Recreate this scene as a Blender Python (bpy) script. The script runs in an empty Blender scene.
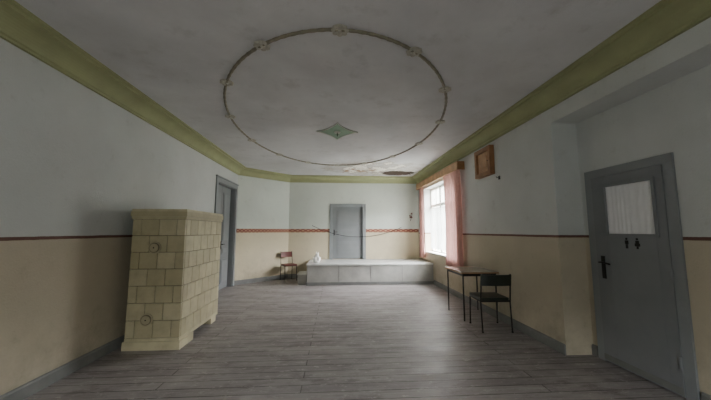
import bpy, bmesh, math, random
from mathutils import Vector, Matrix, noise
random.seed(7)
C=bpy.context
def lin(r,g,b):
    f=lambda c:(c/255/12.92) if c/255<=0.04045 else ((c/255+0.055)/1.055)**2.4
    return (f(r),f(g),f(b),1)

# ---------------- node helpers ----------------
class NT:
    def __init__(s,name):
        s.m=bpy.data.materials.new(name); s.m.use_nodes=True
        s.t=s.m.node_tree; s.b=s.t.nodes["Principled BSDF"]; s.out=s.t.nodes["Material Output"]
    def n(s,typ,**kw):
        nd=s.t.nodes.new(typ)
        for k,v in kw.items(): setattr(nd,k,v)
        return nd
    def l(s,a,b): s.t.links.new(a,b)
    def put(s,sock,v):
        if hasattr(v,'links') or isinstance(v,bpy.types.NodeSocket): s.l(v,sock)
        else: sock.default_value=v
    def math(s,op,a,b=None,c=None):
        n=s.n('ShaderNodeMath',operation=op)
        s.put(n.inputs[0],a)
        if b is not None: s.put(n.inputs[1],b)
        if c is not None: s.put(n.inputs[2],c)
        return n.outputs[0]
    def mix(s,f,a,b,bt='MIX'):
        n=s.n('ShaderNodeMix',data_type='RGBA',blend_type=bt)
        s.put(n.inputs[0],f); s.put(n.inputs[6],a); s.put(n.inputs[7],b)
        return n.outputs[2]
    def pos(s):
        g=s.n('ShaderNodeNewGeometry'); return g.outputs['Position']
    def xyz(s,v):
        x=s.n('ShaderNodeSeparateXYZ'); s.l(v,x.inputs[0]); return x.outputs
    def noise(s,vec,scale,detail=4,rough=.6):
        n=s.n('ShaderNodeTexNoise'); s.l(vec,n.inputs['Vector']); n.inputs['Scale'].default_value=scale
        n.inputs['Detail'].default_value=detail; n.inputs['Roughness'].default_value=rough
        return n.outputs['Fac']
    def ramp(s,f,a,b,c0=0.,c1=1.):
        n=s.n('ShaderNodeMapRange'); s.l(f,n.inputs[0])
        for i,v in enumerate((a,b,c0,c1)): n.inputs[1+i].default_value=v
        return n.outputs[0]
    def bump(s,h,strength=.3,dist=.01):
        n=s.n('ShaderNodeBump'); s.l(h,n.inputs['Height']); n.inputs['Strength'].default_value=strength; n.inputs['Distance'].default_value=dist
        s.l(n.outputs[0],s.b.inputs['Normal'])
def simple(name,col,rough=.6,metal=0,var=.12,scale=8,bump=0.1):
    k=NT(name); p=k.pos(); f=k.noise(p,scale)
    dark=tuple(c*(1-var*2) for c in col[:3])+(1,)
    k.l(k.mix(k.ramp(f,.35,.75),col,dark),k.b.inputs['Base Color'])
    k.b.inputs['Roughness'].default_value=rough; k.b.inputs['Metallic'].default_value=metal
    if bump: k.bump(k.noise(p,scale*6),bump,.003)
    return k.m
def wall_mat(name,upper,lower,zsplit,stripe_w,stripe_col,pattern=False):
    k=NT(name); p=k.pos(); o=k.xyz(p); z=o[2]
    wob=k.math('MULTIPLY',k.math('SUBTRACT',k.noise(p,9),.5),.008)
    zz=k.math('ADD',z,wob)
    big=k.noise(p,.9,5,.62); sm=k.noise(p,14,4,.7)
    up=k.mix(k.ramp(big,.35,.75,0,.35),upper,tuple(c*.6 for c in upper[:3])+(1,))
    lo=k.mix(k.ramp(big,.3,.75,0,.45),lower,tuple(c*.6 for c in lower[:3])+(1,))
    col=k.mix(k.math('GREATER_THAN',zz,zsplit),lo,up)
    sc=stripe_col
    if pattern:
        s=k.math('ADD',o[0],o[1])
        w=k.math('SINE',k.math('MULTIPLY',s,38.)); w2=k.math('SINE',k.math('MULTIPLY',z,70.))
        sc=k.mix(k.math('GREATER_THAN',k.math('MULTIPLY',w,w2),.15),stripe_col,lin(178,140,112))
    inst=k.math('LESS_THAN',k.math('ABSOLUTE',k.math('SUBTRACT',zz,zsplit)),stripe_w/2)
    col=k.mix(inst,col,sc)
    scf=k.ramp(k.noise(p,5,8,.75),.58,.72,0,.4)
    col=k.mix(scf,col,k.mix(.5,col,lin(120,112,100)))
    gr=k.math('MULTIPLY',k.ramp(z,.1,.8,.5,0),k.ramp(k.noise(p,2.5,6,.7),.35,.65))
    col=k.mix(gr,col,lin(124,116,98))
    k.l(col,k.b.inputs['Base Color']); k.b.inputs['Roughness'].default_value=.85
    k.bump(k.math('ADD',sm,k.noise(p,60)),.35,.008)
    return k.m

UP=lin(206,209,207); LO=lin(198,188,166)
M_wall=wall_mat('plaster_wall',UP,LO,1.385,.03,lin(106,76,66))
M_wallb=wall_mat('plaster_wall_frieze',lin(214,219,211),lin(216,204,176),1.46,.11,lin(132,76,64),True)
M_green=simple('cornice_green',lin(160,163,122),.8,0,.08,3)
M_gray=simple('gray_paint',lin(130,133,136),.5,0,.06,3)
M_grayl=simple('gray_paint_frame',lin(140,144,146),.55,0,.08,3)
M_base=simple('baseboard_paint',lin(126,127,125),.6,0,.15,5)
M_white=simple('white_paint',lin(225,225,218),.5,0,.05,5)
M_black=simple('black_metal',lin(28,27,27),.4,.3,.05)
M_seat=simple('dark_vinyl',lin(40,48,42),.35,0,.1,20)
M_red=simple('red_vinyl',lin(104,52,44),.5,0,.1,20)
M_hinge=simple('dark_iron',lin(50,48,46),.45,.6)
M_wood=simple('brown_wood',lin(166,122,84),.5,0,.2,6)
M_wood2=simple('brown_wood_light',lin(194,152,110),.5,0,.2,6)
M_tabletop=simple('laminate_top',lin(180,174,164),.25,0,.1,6)
M_cloth=simple('white_cloth',lin(245,245,242),.9,0,.03)
M_dark=simple('dark_void',lin(35,30,26),.9)
M_iron=simple('vent_cream_enamel',lin(180,170,142),.35,0,.1)
M_mould=simple('moulding_olive',lin(142,136,118),.7,0,.2,14,.3)
M_ros=simple('rosette_plaster',lin(190,186,172),.8,0,.12,14,.3)
M_star=simple('star_green',lin(132,160,136),.7,0,.12,7)
M_starw=simple('star_rim',lin(200,202,190),.7)

def ceiling_mat():
    k=NT('ceiling_plaster'); p=k.pos(); o=k.xyz(p)
    big=k.noise(p,.7,6,.6)
    col=k.mix(k.ramp(big,.35,.72,0,.55),lin(214,214,215),lin(158,157,158))
    col=k.mix(k.ramp(k.noise(p,2.2,8,.72),.55,.72,0,.4),col,lin(150,146,142))
    def zone(cx,cy,rx,ry):
        dx=k.math('DIVIDE',k.math('SUBTRACT',o[0],cx),rx); dy=k.math('DIVIDE',k.math('SUBTRACT',o[1],cy),ry)
        d=k.math('ADD',k.math('MULTIPLY',dx,dx),k.math('MULTIPLY',dy,dy))
        return k.math('SUBTRACT',1.,d)
    nz=k.noise(p,3.2,8,.7)
    a=k.math('ADD',zone(1.1,8.3,1.6,1.1),k.math('MULTIPLY',k.math('SUBTRACT',nz,.5),4.5))
    am=k.ramp(a,.85,.95)
    am2=k.ramp(a,.0,.9,0,.7)
    col=k.mix(am2,col,lin(150,136,116))
    col=k.mix(am,col,lin(236,232,222))
    b=k.math('ADD',zone(.7,8.6,1.1,.5),k.math('MULTIPLY',k.math('SUBTRACT',k.noise(p,5,6,.7),.5),4.))
    col=k.mix(k.ramp(b,.85,1.0,0,.85),col,lin(146,106,72))
    c=k.math('ADD',zone(1.9,8.9,.6,.4),k.math('MULTIPLY',k.math('SUBTRACT',k.noise(p,4,6,.7),.5),2.))
    col=k.mix(k.ramp(c,.25,.35),col,lin(58,44,34))
    k.l(col,k.b.inputs['Base Color']); k.b.inputs['Roughness'].default_value=.9
    k.bump(k.math('ADD',k.noise(p,25),k.math('MULTIPLY',am,-1.)),.25,.01)
    return k.m
def floor_mat():
    k=NT('worn_floorboards'); p=k.pos()
    mp=k.n('ShaderNodeMapping'); k.l(p,mp.inputs[0]); mp.inputs['Location'].default_value=(.3,.05,0)
    br=k.n('ShaderNodeTexBrick'); k.l(mp.outputs[0],br.inputs['Vector'])
    br.offset=.37; br.inputs['Scale'].default_value=1; br.inputs['Brick Width'].default_value=3.6; br.inputs['Row Height'].default_value=.14
    br.inputs['Mortar Size'].default_value=.006; br.inputs['Mortar Smooth'].default_value=.2; br.inputs['Bias'].default_value=0
    br.inputs['Color1'].default_value=lin(160,154,153); br.inputs['Color2'].default_value=lin(136,130,129); br.inputs['Mortar'].default_value=lin(56,50,47)
    m2=k.n('ShaderNodeMapping'); k.l(p,m2.inputs[0]); m2.inputs['Scale'].default_value=(1.2,22,1)
    g=k.noise(m2.outputs[0],1.6,7,.7)
    col=k.mix(k.ramp(g,.35,.7,0,.55),br.outputs['Color'],lin(96,88,86))
    m3=k.n('ShaderNodeMapping'); k.l(p,m3.inputs[0]); m3.inputs['Scale'].default_value=(1,2.2,1)
    d=k.noise(m3.outputs[0],1.1,8,.7)
    col=k.mix(k.ramp(d,.45,.65,0,.45),col,lin(176,170,168))
    d3=k.noise(m3.outputs[0],2.3,8,.75)
    col=k.mix(k.ramp(d3,.52,.64,0,.55),col,lin(90,82,79))
    d2=k.noise(m3.outputs[0],7,9,.82)
    col=k.mix(k.ramp(d2,.55,.64,0,.6),col,lin(204,200,196))
    k.l(col,k.b.inputs['Base Color'])
    k.l(k.ramp(k.noise(p,3,6,.7),.3,.7,.38,.62),k.b.inputs['Roughness'])
    h=k.math('SUBTRACT',k.math('MULTIPLY',g,.3),br.outputs['Fac'])
    k.bump(h,.5,.008)
    return k.m
def tile_mat():
    k=NT('stove_tile_glaze'); g=k.n('ShaderNodeNewGeometry')
    r=g.outputs['Random Per Island']
    col=k.mix(r,lin(208,200,168),lin(184,175,142))
    f=k.noise(g.outputs['Position'],6,5)
    col=k.mix(k.ramp(f,.42,.72,0,.5),col,lin(152,142,114))
    k.l(col,k.b.inputs['Base Color']); k.b.inputs['Roughness'].default_value=.28
    return k.m
def curtain_mat(name,c,trans=.4,alpha=1):
    k=NT(name); p=k.pos()
    k.l(k.mix(k.ramp(k.noise(p,5),.3,.7),c,tuple(x*.8 for x in c[:3])+(1,)),k.b.inputs['Base Color'])
    k.b.inputs['Roughness'].default_value=.9
    t=k.n('ShaderNodeBsdfTranslucent'); t.inputs[0].default_value=c
    m=k.n('ShaderNodeMixShader'); m.inputs[0].default_value=trans
    k.l(k.b.outputs[0],m.inputs[1]); k.l(t.outputs[0],m.inputs[2])
    last=m.outputs[0]
    if alpha<1:
        tr=k.n('ShaderNodeBsdfTransparent'); m2=k.n('ShaderNodeMixShader'); m2.inputs[0].default_value=alpha
        k.l(tr.outputs[0],m2.inputs[1]); k.l(last,m2.inputs[2]); last=m2.outputs[0]
    k.l(last,k.out.inputs[0]); return k.m
M_ceil=ceiling_mat(); M_floor=floor_mat(); M_tile=tile_mat()
M_pink=curtain_mat('salmon_curtain_fabric',lin(198,156,148),.12)
M_net=curtain_mat('net_curtain_fabric',lin(225,230,228),.25,.75)
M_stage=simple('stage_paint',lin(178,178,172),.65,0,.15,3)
M_stagetop_lit=simple('stage_boards_lit',lin(216,217,214),.45,0,.15,4)  # stage top painted lighter than the front for the light falling on it
M_grout=simple('stove_grout',lin(126,118,96),.9)
M_doorcur=simple('door_net',lin(240,241,243),.9,0,.03)

# ---------------- mesh builder ----------------
class MB:
    def __init__(s,*mats): s.bm=bmesh.new(); s.mats=list(mats)
    def mi(s,m):
        if m not in s.mats: s.mats.append(m)
        return s.mats.index(m)
    def box(s,lo,hi,m,rot=None,piv=None):
        i=s.mi(m); r=bmesh.ops.create_cube(s.bm,size=1)
        lo,hi=Vector(lo),Vector(hi); c=(lo+hi)/2; d=hi-lo
        for v in r['verts']:
            v.co=Vector((v.co.x*d.x,v.co.y*d.y,v.co.z*d.z))+c
            if rot is not None:
                pp=Vector(piv) if piv is not None else c
                v.co=rot@(v.co-pp)+pp
        for f in {f for v in r['verts'] for f in v.link_faces}: f.material_index=i
        return r['verts']
    def cyl(s,a,b,r,m,seg=12,r2=None):
        i=s.mi(m); a,b=Vector(a),Vector(b); d=b-a
        q=d.to_track_quat('Z','Y').to_matrix().to_4x4()
        res=bmesh.ops.create_cone(s.bm,cap_ends=True,segments=seg,radius1=r,radius2=r if r2 is None else r2,depth=d.length,matrix=Matrix.Translation((a+b)/2)@q)
        for f in {f for v in res['verts'] for f in v.link_faces}: f.material_index=i
    def sph(s,c,r,m,sc=(1,1,1),seg=10):
        i=s.mi(m); res=bmesh.ops.create_uvsphere(s.bm,u_segments=seg,v_segments=max(5,seg//2+1),radius=r,matrix=Matrix.Translation(c)@Matrix.Diagonal((*sc,1)))
        for f in {f for v in res['verts'] for f in v.link_faces}: f.material_index=i; f.smooth=True
    def tube(s,pts,r,m,seg=8,closed=False,rf=None):
        i=s.mi(m); rings=[]; n=len(pts); pts=[Vector(p) for p in pts]
        for j,p in enumerate(pts):
            if closed: t=pts[(j+1)%n]-pts[j-1]
            else: t=pts[min(j+1,n-1)]-pts[max(j-1,0)]
            t.normalize(); up=Vector((0,0,1)) if abs(t.z)<.95 else Vector((1,0,0))
            x=t.cross(up).normalized(); y=x.cross(t); rr=r*(rf(j) if rf else 1)
            rings.append([s.bm.verts.new(p+(x*math.cos(a)+y*math.sin(a))*rr) for a in [2*math.pi*q/seg for q in range(seg)]])
        for j in range(n if closed else n-1):
            A,B=rings[j],rings[(j+1)%n]
            for q in range(seg):
                f=s.bm.faces.new((A[q],A[(q+1)%seg],B[(q+1)%seg],B[q])); f.material_index=i; f.smooth=True
        if not closed:
            for R in (rings[0],rings[-1]):
                f=s.bm.faces.new(R); f.material_index=i
    def done(s,name,bevel=0,seg=2,mat=None):
        bmesh.ops.recalc_face_normals(s.bm,faces=s.bm.faces)
        me=bpy.data.meshes.new(name); s.bm.to_mesh(me); s.bm.free()
        for m in s.mats: me.materials.append(m)
        o=bpy.data.objects.new(name,me); C.collection.objects.link(o)
        if mat is not None: o.matrix_world=mat
        if bevel:
            b=o.modifiers.new('bevel','BEVEL'); b.width=bevel; b.segments=seg; b.limit_method='ANGLE'
        return o
def wallgrid(mb,axis,p0,p1,a0,a1,z0,z1,ops,m):
    As=sorted({a0,a1}|{v for o in ops for v in o[:2]}); Zs=sorted({z0,z1}|{v for o in ops for v in o[2:]})
    for i in range(len(As)-1):
        for j in range(len(Zs)-1):
            ca,cz=(As[i]+As[i+1])/2,(Zs[j]+Zs[j+1])/2
            if any(o[0]<ca<o[1] and o[2]<cz<o[3] for o in ops): continue
            if axis=='x': mb.box((p0,As[i],Zs[j]),(p1,As[i+1],Zs[j+1]),m)
            else: mb.box((As[i],p0,Zs[j]),(As[i+1],p1,Zs[j+1]),m)

XL,XR,XN=-2.70,2.72,3.06
YC,YB,YR=8.45,9.65,-2.6
XC=-1.46; H=3.2; YP=3.51
# ---------------- shell ----------------
mb=MB(M_floor); mb.box((XL-.3,YR-.3,-.1),(XN+.35,YB+.35,0),M_floor); mb.done('floor')
mb=MB(M_ceil); mb.box((XL-.3,YR-.3,H),(XN+.35,YB+.35,H+.12),M_ceil); mb.done('ceiling')
mb=MB(M_wall); LD=(7.0,8.3,0,2.6)
wallgrid(mb,'x',XL-.29,XL,YR,YC,0,H,[LD],M_wall); mb.box((XL-.35,LD[0]-.1,0),(XL-.29,LD[1]+.1,LD[3]+.1),M_wall); mb.done('wall_left')  # last box: slab added behind the door to stop light leaking in
mb=MB(M_wallb)
a=Vector((XL,YC,0)); b=Vector((XC,YB,0)); d=(b-a).normalized(); nrm=Vector((-d.y,d.x,0))
pts=[a,b,b+nrm*.3,a+nrm*.3]
vb=[mb.bm.verts.new(p) for p in pts]; vt=[mb.bm.verts.new(p+Vector((0,0,H))) for p in pts]
mb.bm.faces.new(vb); mb.bm.faces.new(vt)
for i in range(4): mb.bm.faces.new((vb[i],vb[(i+1)%4],vt[(i+1)%4],vt[i]))
mb.done('wall_left_angled')
BD=(-.10,.92,.56,2.25)
mb=MB(M_wallb); wallgrid(mb,'y',YB,YB+.3,XC,XR,0,H,[BD],M_wallb); mb.box((BD[0]-.1,YB+.3,.4),(BD[1]+.1,YB+.36,2.4),M_wallb); mb.done('wall_back')  # outer slab added behind the door opening to block outside light
WIN=(6.45,8.95,.82,2.72); RD=(2.52,3.36,0,2.1)
mb=MB(M_wall)
wallgrid(mb,'x',XR,XR+.34,YP,YB+.3,0,H,[WIN],M_wall)
mb.box((XR,YR,2.81),(XN+.3,YP,H),M_wall)
wallgrid(mb,'x',XN,XN+.3,YR,YP,0,2.81,[RD],M_wall)
mb.box((XN+.3,RD[0]-.1,0),(XN+.36,RD[1]+.1,RD[3]+.1),M_wall)  # added backing slab, keeps sky light out of the door gaps
mb.done('wall_right')
RW=[(-.5,.5,1.0,2.25)]  # unseen rear window opening, added to bring sky light into the near end
mb=MB(M_wall); wallgrid(mb,'y',YR-.3,YR,XL-.3,XN+.3,0,H,RW,M_wall); mb.done('wall_front')

def sweep(name,path,prof,m):
    mb=MB(m); rows=[]
    n=len(path)
    for i,p in enumerate(path):
        p=Vector(p)
        ns=[]
        if i>0: t=(p-Vector(path[i-1])).normalized(); ns.append(Vector((t.y,-t.x)))
        if i<n-1: t=(Vector(path[i+1])-p).normalized(); ns.append(Vector((t.y,-t.x)))
        if len(ns)==2: mdir=(ns[0]+ns[1]).normalized(); sc=1/mdir.dot(ns[0])
        else: mdir=ns[0]; sc=1
        rows.append([mb.bm.verts.new((p.x+mdir.x*sc*q[0],p.y+mdir.y*sc*q[0],q[1])) for q in prof])
    k=len(prof)
    for i in range(n-1):
        for j in range(k):
            f=mb.bm.faces.new((rows[i][j],rows[i+1][j],rows[i+1][(j+1)%k],rows[i][(j+1)%k]))
    mb.bm.faces.new(rows[0]); mb.bm.faces.new(rows[-1])
    return mb.done(name)
prof=[(0,3.0),(.03,3.0),(.03,3.02),(.045,3.03)]
for i in range(1,8):
    t=i/8*math.pi/2; prof.append((.045+.155*(1-math.cos(t)),3.03+.12*math.sin(t)))
prof+=[(.21,3.155),(.21,3.175),(.25,3.18),(.25,3.2),(0,3.2)]
path=[(XL,YR),(XL,YC),(XC,YB),(XR,YB),(XR,YR)]
sweep('trim_cornice',path,prof,M_green)
bp=[(0,0),(.022,0),(.022,.10),(.012,.12),(0,.12)]
sweep('baseboard_left',[(XL,YR),(XL,6.9)],bp,M_base)
sweep('baseboard_left_angled',[(XL,YC),(XC,YB)],bp,M_base)
sweep('baseboard_back',[(XC+.02,YB),(-.78,YB)],bp,M_base)
sweep('baseboard_right',[(XR,8.2),(XR,YP)],bp,M_base)
sweep('baseboard_right_recess',[(XN,YP),(XN,3.44)],bp,M_base)
sweep('baseboard_right_near',[(XN,2.44),(XN,YR)],bp,M_base)

# ---------------- ceiling ornament ----------------
cx,cy,rx,ry=.03,5.15,1.68,2.7
N=420
mb=MB(M_mould)
mb.tube([(cx+rx*math.cos(2*math.pi*i/N),cy+ry*math.sin(2*math.pi*i/N),H-.006) for i in range(N)],.017,M_mould,8,True,lambda j:1+.12*math.sin(j*2*math.pi/3.5))
for q in range(14):
    t=-math.pi/2+2*math.pi*q/14
    px,py=cx+rx*math.cos(t),cy+ry*math.sin(t)
    mb.cyl((px,py,H-.018),(px,py,H),.066,M_ros,20)
    for e in range(8):
        b_=e*math.pi/4; mb.sph((px+.058*math.cos(b_),py+.058*math.sin(b_),H-.014),.024,M_ros,(1,1,.5),8)
    mb.sph((px,py,H-.02),.02,M_ros,(1,1,.6),8)
mb.done('ceiling_ellipse_moulding')
mb=MB(M_star); out=[]
for q in range(4):
    a0=q*math.pi/2
    for i in range(16):
        t=a0+i/16*math.pi/2
        out.append((cx+.36*math.copysign(abs(math.cos(t))**2.7,math.cos(t)),cy+.46*math.copysign(abs(math.sin(t))**2.7,math.sin(t))))
vt=[mb.bm.verts.new((x,y,H-.012)) for x,y in out]; c0=mb.bm.verts.new((cx,cy,H-.012)); vu=[mb.bm.verts.new((x,y,H)) for x,y in out]
for i in range(len(vt)):
    j=(i+1)%len(vt); mb.bm.faces.new((vt[i],vt[j],c0)); mb.bm.faces.new((vt[i],vt[j],vu[j],vu[i]))
mb.tube([(x,y,H-.014) for x,y in out],.008,M_starw,6,True)
mb.cyl((cx,cy,H-.025),(cx,cy,H-.01),.04,M_starw,20,.055)
for e in range(8):
    b_=e*math.pi/4; mb.sph((cx+.04*math.cos(b_),cy+.04*math.sin(b_),H-.025),.018,M_starw,(1,1,.5),8)
mb.cyl((cx,cy,H-.09),(cx,cy,H-.02),.006,M_hinge,6)
mb.done('ceiling_star_medallion')

# ---------------- doors ----------------
mb=MB(M_grayl)
y0,y1,zt=LD[0],LD[1],LD[3]
mb.box((XL+.001,y0-.09,0),(XL+.03,y0+.02,zt-.02),M_grayl); mb.box((XL+.001,y1-.02,0),(XL+.03,y1+.09,zt-.02),M_grayl)
mb.box((XL+.001,y0-.09,zt-.02),(XL+.03,y1+.09,zt+.09),M_grayl)
mb.box((XL+.001,y0-.11,zt+.09),(XL+.05,y1+.11,zt+.12),M_grayl)
mb.box((XL-.28,y0,0),(XL,y0+.03,zt-.03),M_grayl); mb.box((XL-.28,y1-.03,0),(XL,y1,zt-.03),M_grayl); mb.box((XL-.28,y0,zt-.03),(XL,y1,zt),M_grayl)
mid=(y0+y1)/2
for (a_,b_) in ((y0+.03,mid-.003),(mid+.003,y1-.03)):
    mb.box((XL-.16,a_,.01),(XL-.12,b_,zt-.03),M_gray)
    for (c_,d_) in ((.15,.75),(.87,1.05),(1.17,2.42)):
        mb.box((XL-.12,a_+.09,c_),(XL-.105,b_-.09,d_),M_gray)
        mb.box((XL-.107,a_+.13,c_+.04),(XL-.095,b_-.13,d_-.04),M_grayl)
mb.box((XL-.12,mid+.03,1.0),(XL-.105,mid+.07,1.2),M_black); mb.cyl((XL-.06,mid+.05,1.12),(XL-.06,mid+.17,1.12),.009,M_black); mb.cyl((XL-.11,mid+.05,1.12),(XL-.06,mid+.05,1.12),.009,M_black)
mb.done('door_1',.006)
mb=MB(M_grayl); x0,x1,z0,zt=BD
for (a_,b_) in ((x0-.07,x0+.03),(x1-.03,x1+.07)): mb.box((a_,YB-.03,z0+.002),(b_,YB-.001,zt-.03),M_grayl)
mb.box((x0-.07,YB-.03,zt-.03),(x1+.07,YB-.001,zt+.07),M_grayl)
mb.box((x0+.005,YB+.06,z0+.01),(x1-.005,YB+.10,zt-.005),M_gray)
for (c_,d_) in ((z0+.12,z0+.55),(z0+.67,z0+.95),(z0+1.07,zt-.14)):
    mb.box((x0+.15,YB+.048,c_),(x1-.15,YB+.06,d_),M_gray)
    mb.box((x0+.19,YB+.04,c_+.04),(x1-.19,YB+.05,d_-.04),M_gray)
mb.box((x0+.06,YB+.045,z0+.75),(x0+.09,YB+.06,z0+.93),M_black); mb.cyl((x0+.075,YB+.06,z0+.86),(x0+.075,YB+.01,z0+.86),.008,M_black); mb.cyl((x0+.075,YB+.01,z0+.86),(x0+.18,YB+.01,z0+.86),.008,M_black)
mb.done('door_2',.005)
mb=MB(M_grayl); y0,y1,_,zt=RD
for (a_,b_) in ((y0-.06,y0+.03),(y1-.03,y1+.06)): mb.box((XN-.025,a_,0),(XN-.001,b_,zt-.03),M_grayl)
mb.box((XN-.025,y0-.06,zt-.03),(XN-.001,y1+.06,zt+.06),M_grayl)
ly0,ly1=y0+.033,y1-.033; lx0,lx1=XN-.03,XN+.015
wy0,wy1,wz0,wz1=ly0+.10,ly1-.17,1.42,1.94
wallgrid(mb,'x',lx0,lx1,ly0,ly1,.015,zt-.033,[(wy0,wy1,wz0,wz1)],M_gray)
for (a_,b_,c_,d_) in ((wy0-.03,wy0,wz0,wz1),(wy1,wy1+.03,wz0,wz1),(wy0-.03,wy1+.03,wz0-.03,wz0),(wy0-.03,wy1+.03,wz1,wz1+.03)):
    mb.box((lx0-.012,a_,c_),(lx0,b_,d_),M_gray)
hy=ly1-.085
mb.box((lx0-.01,hy-.022,.92),(lx0,hy+.022,1.17),M_black)
mb.cyl((lx0,hy,1.1),(lx0-.06,hy,1.1),.01,M_black); mb.tube([(lx0-.06,hy,1.1),(lx0-.06,hy-.04,1.103),(lx0-.058,hy-.08,1.098),(lx0-.055,hy-.13,1.09)],.01,M_black)
mb.cyl((lx0-.012,hy,.97),(lx0-.008,hy,.97),.012,M_hinge)
for zz in (.3,1.05,1.85): mb.cyl((lx0-.012,ly0-.005,zz-.05),(lx0-.012,ly0-.005,zz+.05),.012,M_gray)
for n_,yy in enumerate((2.95,2.84)):
    zc=1.325
    mb.cyl((lx0-.005,yy,zc+.043),(lx0,yy,zc+.043),.012,M_black)
    mb.box((lx0-.005,yy-.018,zc-.01),(lx0,yy+.018,zc+.028),M_black)
    if n_==0: mb.box((lx0-.005,yy-.012,zc-.055),(lx0,yy-.002,zc-.01),M_black); mb.box((lx0-.005,yy+.002,zc-.055),(lx0,yy+.012,zc-.01),M_black)
    else:
        mb.box((lx0-.005,yy-.026,zc-.03),(lx0,yy+.026,zc),M_black); mb.box((lx0-.005,yy-.01,zc-.055),(lx0,yy+.01,zc-.03),M_black)
mb.box((lx0-.004,ly0,.03),(lx0,ly1,.09),M_base)
door3=mb.done('door_3',.003)
mb=MB(M_doorcur); K=160; rows=[[],[],[],[]]
for q in range(K+1):
    s=q/K; yy=wy0+(wy1-wy0)*s; o_=.0015*math.sin(s*2*math.pi*9+math.sin(s*9)*2)
    for r_,(xx,zz) in enumerate(((lx0+.012+o_,wz0),(lx0+.012+o_,wz1),(lx0+.02,wz1),(lx0+.02,wz0))): rows[r_].append(mb.bm.verts.new((xx,yy,zz)))
for q in range(K):
    for r_ in range(4):
        f=mb.bm.faces.new((rows[r_][q],rows[r_][q+1],rows[(r_+1)%4][q+1],rows[(r_+1)%4][q])); f.smooth=False
mb.bm.faces.new([rows[r_][0] for r_ in range(4)]); mb.bm.faces.new([rows[r_][-1] for r_ in range(4)])
dc=mb.done('pane_net'); dc.parent=door3

# ---------------- right window ----------------
mb=MB(M_white); y0,y1,z0,z1=WIN; xf=XR+.2
for (a_,b_,c_,d_) in ((y0,y0+.06,z0,z1),(y1-.06,y1,z0,z1),(y0,y1,z0,z0+.06),(y0,y1,z1-.06,z1),(y0,y1,2.15,2.23)):
    mb.box((xf,a_,c_),(xf+.07,b_,d_),M_white)
for q in (1,2):
    yy=y0+(y1-y0)*q/3; mb.box((xf-.01,yy-.05,z0),(xf+.08,yy+.05,z1),M_white)
for q in range(3):
    ya=y0+(y1-y0)*q/3; yb=y0+(y1-y0)*(q+1)/3; yc=(ya+yb)/2
    mb.box((xf+.02,yc-.015,2.23),(xf+.05,yc+.015,z1-.06),M_white)
    mb.box((xf+.02,ya,1.5),(xf+.05,yb,1.53),M_white)
mb.box((XR-.035,y0+.001,z0-.0),(XR+.2,y1-.001,z0+.03),M_white)
mb.done('window_1',.004)
for nme,(a_,b_,c_,d_) in zip(('added_window_2','added_window_3'),RW):  # frame for the added rear opening
    mb=MB(M_white)
    for (e,f_,g,h) in ((a_,a_+.06,c_,d_),(b_-.06,b_,c_,d_),(a_,b_,c_,c_+.06),(a_,b_,d_-.06,d_),((a_+b_)/2-.04,(a_+b_)/2+.04,c_,d_)):
        mb.box((e,YR-.2,g),(f_,YR-.13,h),M_white)
    mb.done(nme)
mb=MB(M_wood); py0,py1=6.05,9.25
mb.box((XR-.17,py0,2.74),(XR-.15,py1,2.90),M_wood2); mb.box((XR-.17,py0,2.9),(XR-.001,py1,2.92),M_wood)
mb.box((XR-.15,py0,2.74),(XR-.001,py0+.02,2.9),M_wood); mb.box((XR-.15,py1-.02,2.74),(XR-.001,py1,2.9),M_wood)
mb.cyl((XR-.08,py0+.02,2.8),(XR-.08,py1-.02,2.8),.012,M_hinge)
mb.done('curtain_pelmet',.003)
def curtain(name,ya,yb,zt,zb,m,x,amp,wav,tie=0,droop=0,seed=0):
    mb=MB(m); NU,NV=90,30; g=[]
    for v in range(NV+1):
        t=v/NV; row=[]
        for u in range(NU+1):
            s=u/NU
            w=1-tie*math.sin(min(1,t*1.15)*math.pi)*.5 if tie else 1
            yy=ya+(yb-ya)*(s*w)
            z=zt+(zb-zt)*t - droop*t*s
            xx=x+amp*(.5+.5*t)*math.sin(s*wav*2*math.pi+math.sin(t*2+seed))+.01*math.sin(s*17+t*5)
            row.append(mb.bm.verts.new((xx,yy,z)))
        g.append(row)
    for v in range(NV):
        for u in range(NU):
            f=mb.bm.faces.new((g[v][u],g[v][u+1],g[v+1][u+1],g[v+1][u])); f.smooth=True
    return mb.done(name)
curtain('window_curtain',6.12,7.05,2.785,.66,M_pink,XR-.09,.035,7,.15)
curtain('window_curtain.001',9.2,8.75,2.785,.66,M_pink,XR-.09,.03,4,.1,0,2)
curtain('net_curtain',7.0,8.75,2.1,.95,M_net,XR+.1,.02,12,0,.0,1)

mb=MB(M_wood); ya,yb,za,zb=4.87,5.42,2.42,2.93
for (a_,b_,c_,d_) in ((ya,ya+.07,za,zb),(yb-.07,yb,za,zb),(ya+.07,yb-.07,za,za+.07),(ya+.07,yb-.07,zb-.07,zb)):
    mb.box((XR-.09,a_,c_),(XR-.001,b_,d_),M_wood)
mb.box((XR-.05,ya+.07,za+.07),(XR-.02,yb-.07,zb-.07),M_wood2)
mb.box((XR-.065,ya+.15,za+.15),(XR-.05,yb-.15,zb-.15),M_wood2)
mb.sph((XR-.07,ya+.11,(za+zb)/2),.012,M_hinge)
mb.done('wooden_wall_hatch',.005)
mb=MB(M_hinge); mb.box((XR-.012,4.72,2.3),(XR-.001,4.76,2.36),M_hinge); mb.tube([(XR-.01,4.74,2.34),(XR-.05,4.74,2.33),(XR-.06,4.74,2.35)],.006,M_hinge); mb.done('wall_hook')

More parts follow.
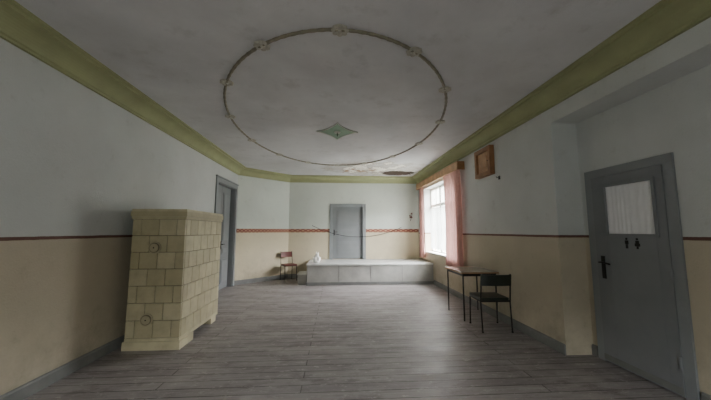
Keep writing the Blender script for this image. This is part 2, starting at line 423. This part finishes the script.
# ---------------- stage ----------------
SX,SY,SZ=-.76,8.25,.56
mb=MB(M_stage)
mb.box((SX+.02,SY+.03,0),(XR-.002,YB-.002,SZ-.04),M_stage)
mb.box((SX,SY,SZ-.04),(XR-.002,YB-.002,SZ),M_stagetop_lit)
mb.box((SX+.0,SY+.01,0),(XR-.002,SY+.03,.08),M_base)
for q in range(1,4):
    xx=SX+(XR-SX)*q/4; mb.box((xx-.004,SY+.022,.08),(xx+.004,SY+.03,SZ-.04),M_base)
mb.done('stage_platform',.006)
mb=MB(M_stage); mb.box((-1.0,8.40,0),(SX-.002,9.0,.26),M_stage); mb.box((-1.02,8.38,.26),(SX-.002,9.0,.29),M_stagetop_lit); mb.done('stage_step',.005)
mb=MB(M_cloth)
res=bmesh.ops.create_icosphere(mb.bm,subdivisions=4,radius=.13)
for v in res['verts']:
    p=v.co.copy(); k_=1+.35*noise.noise(p*14)+.2*noise.noise(p*30)
    v.co=Vector((p.x*k_*.85,p.y*k_*.85,p.z*k_*1.5 if p.z>0 else p.z*.8))
    if v.co.z>.06: v.co.x*=.6; v.co.y*=.6
    v.co.z=max(v.co.z,-.09); v.co+=Vector((-.5,8.6,SZ+.09))
for f in mb.bm.faces: f.smooth=True
mb.done('white_plastic_bag')

# ---------------- chairs ----------------
def chair(name,loc,rotz,mseat,mframe,w=.43,d=.42,mback=None):
    mb=MB(mframe); r=.011; mback=mback or mseat
    hw=w/2; hd=d/2
    for sx in (-1,1):
        x=sx*hw
        mb.tube([(x,-hd-.03,r*.2),(x,-hd,.42),(x,-hd-.01,.5),(x*.98,-hd-.05,.83)],r,mframe)
        mb.tube([(x,hd,r*.2),(x,hd-.03,.43)],r,mframe)
        mb.tube([(x,hd-.03,.43),(x,-hd,.43)],r,mframe)
        mb.cyl((x,hd,0),(x,hd,.02),.015,mframe); mb.cyl((x,-hd-.03,0),(x,-hd-.03,.02),.015,mframe)
    mb.cyl((-hw,hd-.03,.43),(hw,hd-.03,.43),r,mframe); mb.cyl((-hw,-hd,.43),(hw,-hd,.43),r,mframe)
    mb.box((-hw+.005,-hd+.02,.435),(hw-.005,hd+.01,.475),mseat)
    n=10
    i=mb.mi(mback); fr=[]
    for q in range(n+1):
        s=q/n*2-1; x=s*(hw+.005); y=-hd-.035-.03*(1-s*s)
        fr.append([mb.bm.verts.new((x,y+o,z+0)) for (o,z) in ((.012,.66),(-.014,.66),(-.032,.82),(-.006,.82))])
    for q in range(n):
        for e in range(4):
            f=mb.bm.faces.new((fr[q][e],fr[q+1][e],fr[q+1][(e+1)%4],fr[q][(e+1)%4])); f.material_index=i
    for R in (fr[0],fr[-1]):
        f=mb.bm.faces.new(R); f.material_index=i
    return mb.done(name,.006,2,Matrix.Translation(loc)@Matrix.Rotation(rotz,4,'Z'))
chair('chair',(2.35,4.56,0),math.radians(-3),M_seat,M_black)
chair('chair.001',(-1.36,9.2,0),math.radians(-150),M_red,M_black,.36,.36)

mb=MB(M_black); tx0,tx1,ty0,ty1=2.06,2.69,4.85,5.6
mb.box((tx0,ty0,.755),(tx1,ty1,.775),M_wood2)
mb.box((tx0,ty0,.775),(tx1,ty1,.785),M_tabletop)
for x in (tx0+.04,tx1-.04):
    for y in (ty0+.04,ty1-.04): mb.cyl((x,y,0),(x,y,.755),.012,M_black)
for x in (tx0+.04,tx1-.04): mb.box((x-.008,ty0+.04,.71),(x+.008,ty1-.04,.75),M_black)
for y in (ty0+.04,ty1-.04): mb.box((tx0+.04,y-.008,.71),(tx1-.04,y+.008,.75),M_black)
mb.done('side_table',.003)

# ---------------- tiled stove ----------------
mb=MB(M_tile); sx0,sx1,sy0,sy1=-2.56,-1.91,4.0,5.22
zb0,zb1=.14,1.60; rows_=7; rh=(zb1-zb0)/rows_; T=.03; gap=.008
mb.box((sx0+T-.016,sy0+T-.016,zb0),(sx1-T+.016,sy1-T+.016,zb1+.1),M_grout)
mb.box((sx0-.015,sy0-.015,0),(sx1+.015,sy0+.35,.10),M_tile); mb.box((sx0,sy0,.10),(sx1,sy1,.14),M_tile)
mb.box((sx0+.03,sy1-.2,0),(sx1-.02,sy1-.02,.10),M_tile); mb.box((sx0+.02,sy0+.35,0),(sx0+.15,sy1-.2,.1),M_grout)
def tiles(a0,a1,tw,fn):
    for r_ in range(rows_):
        off=0 if r_%2 else tw/2
        e=[a0]; x=a0+(off if off else tw)
        while x<a1-.04: e.append(x); x+=tw
        e.append(a1)
        for j in range(len(e)-1): fn(e[j]+gap/2,e[j+1]-gap/2,zb0+r_*rh+gap/2,zb0+(r_+1)*rh-gap/2)
tiles(sx0,sx1,.217,lambda a,b,c,d:mb.box((a,sy0,c),(b,sy0+T,d),M_tile))
tiles(sy0+T,sy1,.22,lambda a,b,c,d:mb.box((sx1-T,a,c),(sx1,b,d),M_tile))
tiles(sx0,sx1,.217,lambda a,b,c,d:mb.box((a,sy1-T+.001,c),(b,sy1,d),M_tile))
tiles(sy0+T,sy1-T,.22,lambda a,b,c,d:mb.box((sx0,a,c),(sx0+T,b,d),M_tile))
mb.box((sx0-.01,sy0-.01,1.60),(sx1+.01,sy1+.01,1.635),M_tile)
mb.box((sx0-.02,sy0-.02,1.635),(sx1+.02,sy1+.02,1.70),M_tile)
mb.box((sx0-.012,sy0-.012,1.70),(sx1+.012,sy1+.012,1.73),M_tile)
for (vx,vz) in ((-2.27,1.24),(-2.31,.36)):
    mb.cyl((vx,sy0-.012,vz),(vx,sy0,vz),.078,M_iron,32); mb.cyl((vx,sy0-.02,vz),(vx,sy0-.01,vz),.062,M_grout,32); mb.cyl((vx,sy0-.027,vz),(vx,sy0-.018,vz),.052,M_iron,32)
    mb.sph((vx,sy0-.03,vz),.008,M_hinge)
mb.done('tiled_stove',.006,2)

mb=MB(M_dark); pts=[]
for i in range(41):
    t=i/40; pts.append((-.72+2.85*t,YB-.05,1.62-.06*t-.36*4*t*(1-t)*.9))
mb.tube(pts,.008,M_dark,6)
for p in (pts[0],pts[-1]): mb.cyl((p[0],YB-.055,p[2]),(p[0],YB,p[2]),.008,M_dark)
mb.done('hanging_cable')
mb=MB(M_red)
mb.tube([(2.45,YB-.02,1.78),(2.47,YB-.05,1.87),(2.50,YB-.05,2.0)],.007,M_dark,6)
for i in range(9): mb.sph((2.47+random.uniform(-.05,.06),YB-.06,1.95+random.uniform(-.08,.08)),.02,M_red,(1,.6,1),8)
mb.done('dried_flower_sprig')

# ---------------- world + portals: bright overcast sky above a dimmer tree line ----------------
w=bpy.data.worlds.new('World'); C.scene.world=w; w.use_nodes=True
nt=w.node_tree; bg=nt.nodes['Background']
tc=nt.nodes.new('ShaderNodeTexCoord'); sp=nt.nodes.new('ShaderNodeSeparateXYZ'); nt.links.new(tc.outputs['Generated'],sp.inputs[0])
nz=nt.nodes.new('ShaderNodeTexNoise'); nz.inputs['Scale'].default_value=14; nt.links.new(tc.outputs['Generated'],nz.inputs['Vector'])
ad=nt.nodes.new('ShaderNodeMath'); ad.operation='MULTIPLY_ADD'; nt.links.new(nz.outputs['Fac'],ad.inputs[0]); ad.inputs[1].default_value=.25; nt.links.new(sp.outputs['Z'],ad.inputs[2])
mr=nt.nodes.new('ShaderNodeMapRange'); nt.links.new(ad.outputs[0],mr.inputs[0]); mr.inputs[1].default_value=.28; mr.inputs[2].default_value=.45; mr.inputs[3].default_value=10; mr.inputs[4].default_value=78
nt.links.new(mr.outputs[0],bg.inputs[1])
mx=nt.nodes.new('ShaderNodeMix'); mx.data_type='RGBA'
m01=nt.nodes.new('ShaderNodeMapRange'); nt.links.new(ad.outputs[0],m01.inputs[0]); m01.inputs[1].default_value=.28; m01.inputs[2].default_value=.45
nt.links.new(m01.outputs[0],mx.inputs[0]); mx.inputs[6].default_value=(.93,1.0,.92,1); mx.inputs[7].default_value=(.97,.975,1,1)
nt.links.new(mx.outputs[2],bg.inputs[0])
def portal(name,loc,rot,sx,sy):
    L=bpy.data.lights.new(name,'AREA'); L.shape='RECTANGLE'; L.size=sx; L.size_y=sy; L.cycles.is_portal=True
    o=bpy.data.objects.new(name,L); o.location=loc; o.rotation_euler=rot; C.collection.objects.link(o)
portal('window_portal',(XR+.33,(WIN[0]+WIN[1])/2,(WIN[2]+WIN[3])/2),(0,math.radians(90),0),WIN[3]-WIN[2],WIN[1]-WIN[0])
for a_,b_,c_,d_ in RW:
    portal('added_window_portal',((a_+b_)/2,YR-.28,(c_+d_)/2),(math.radians(90),0,0),b_-a_,d_-c_)

cam=bpy.data.cameras.new('camera'); co=bpy.data.objects.new('camera',cam); C.collection.objects.link(co)
cam.sensor_width=36; cam.lens=36*300/711; cam.clip_start=.02
co.location=(0,0,1.45); co.rotation_euler=(math.radians(95.9),0,math.radians(-3.9))
C.scene.camera=co
C.scene.view_settings.view_transform='AgX'
C.scene.view_settings.exposure=.28
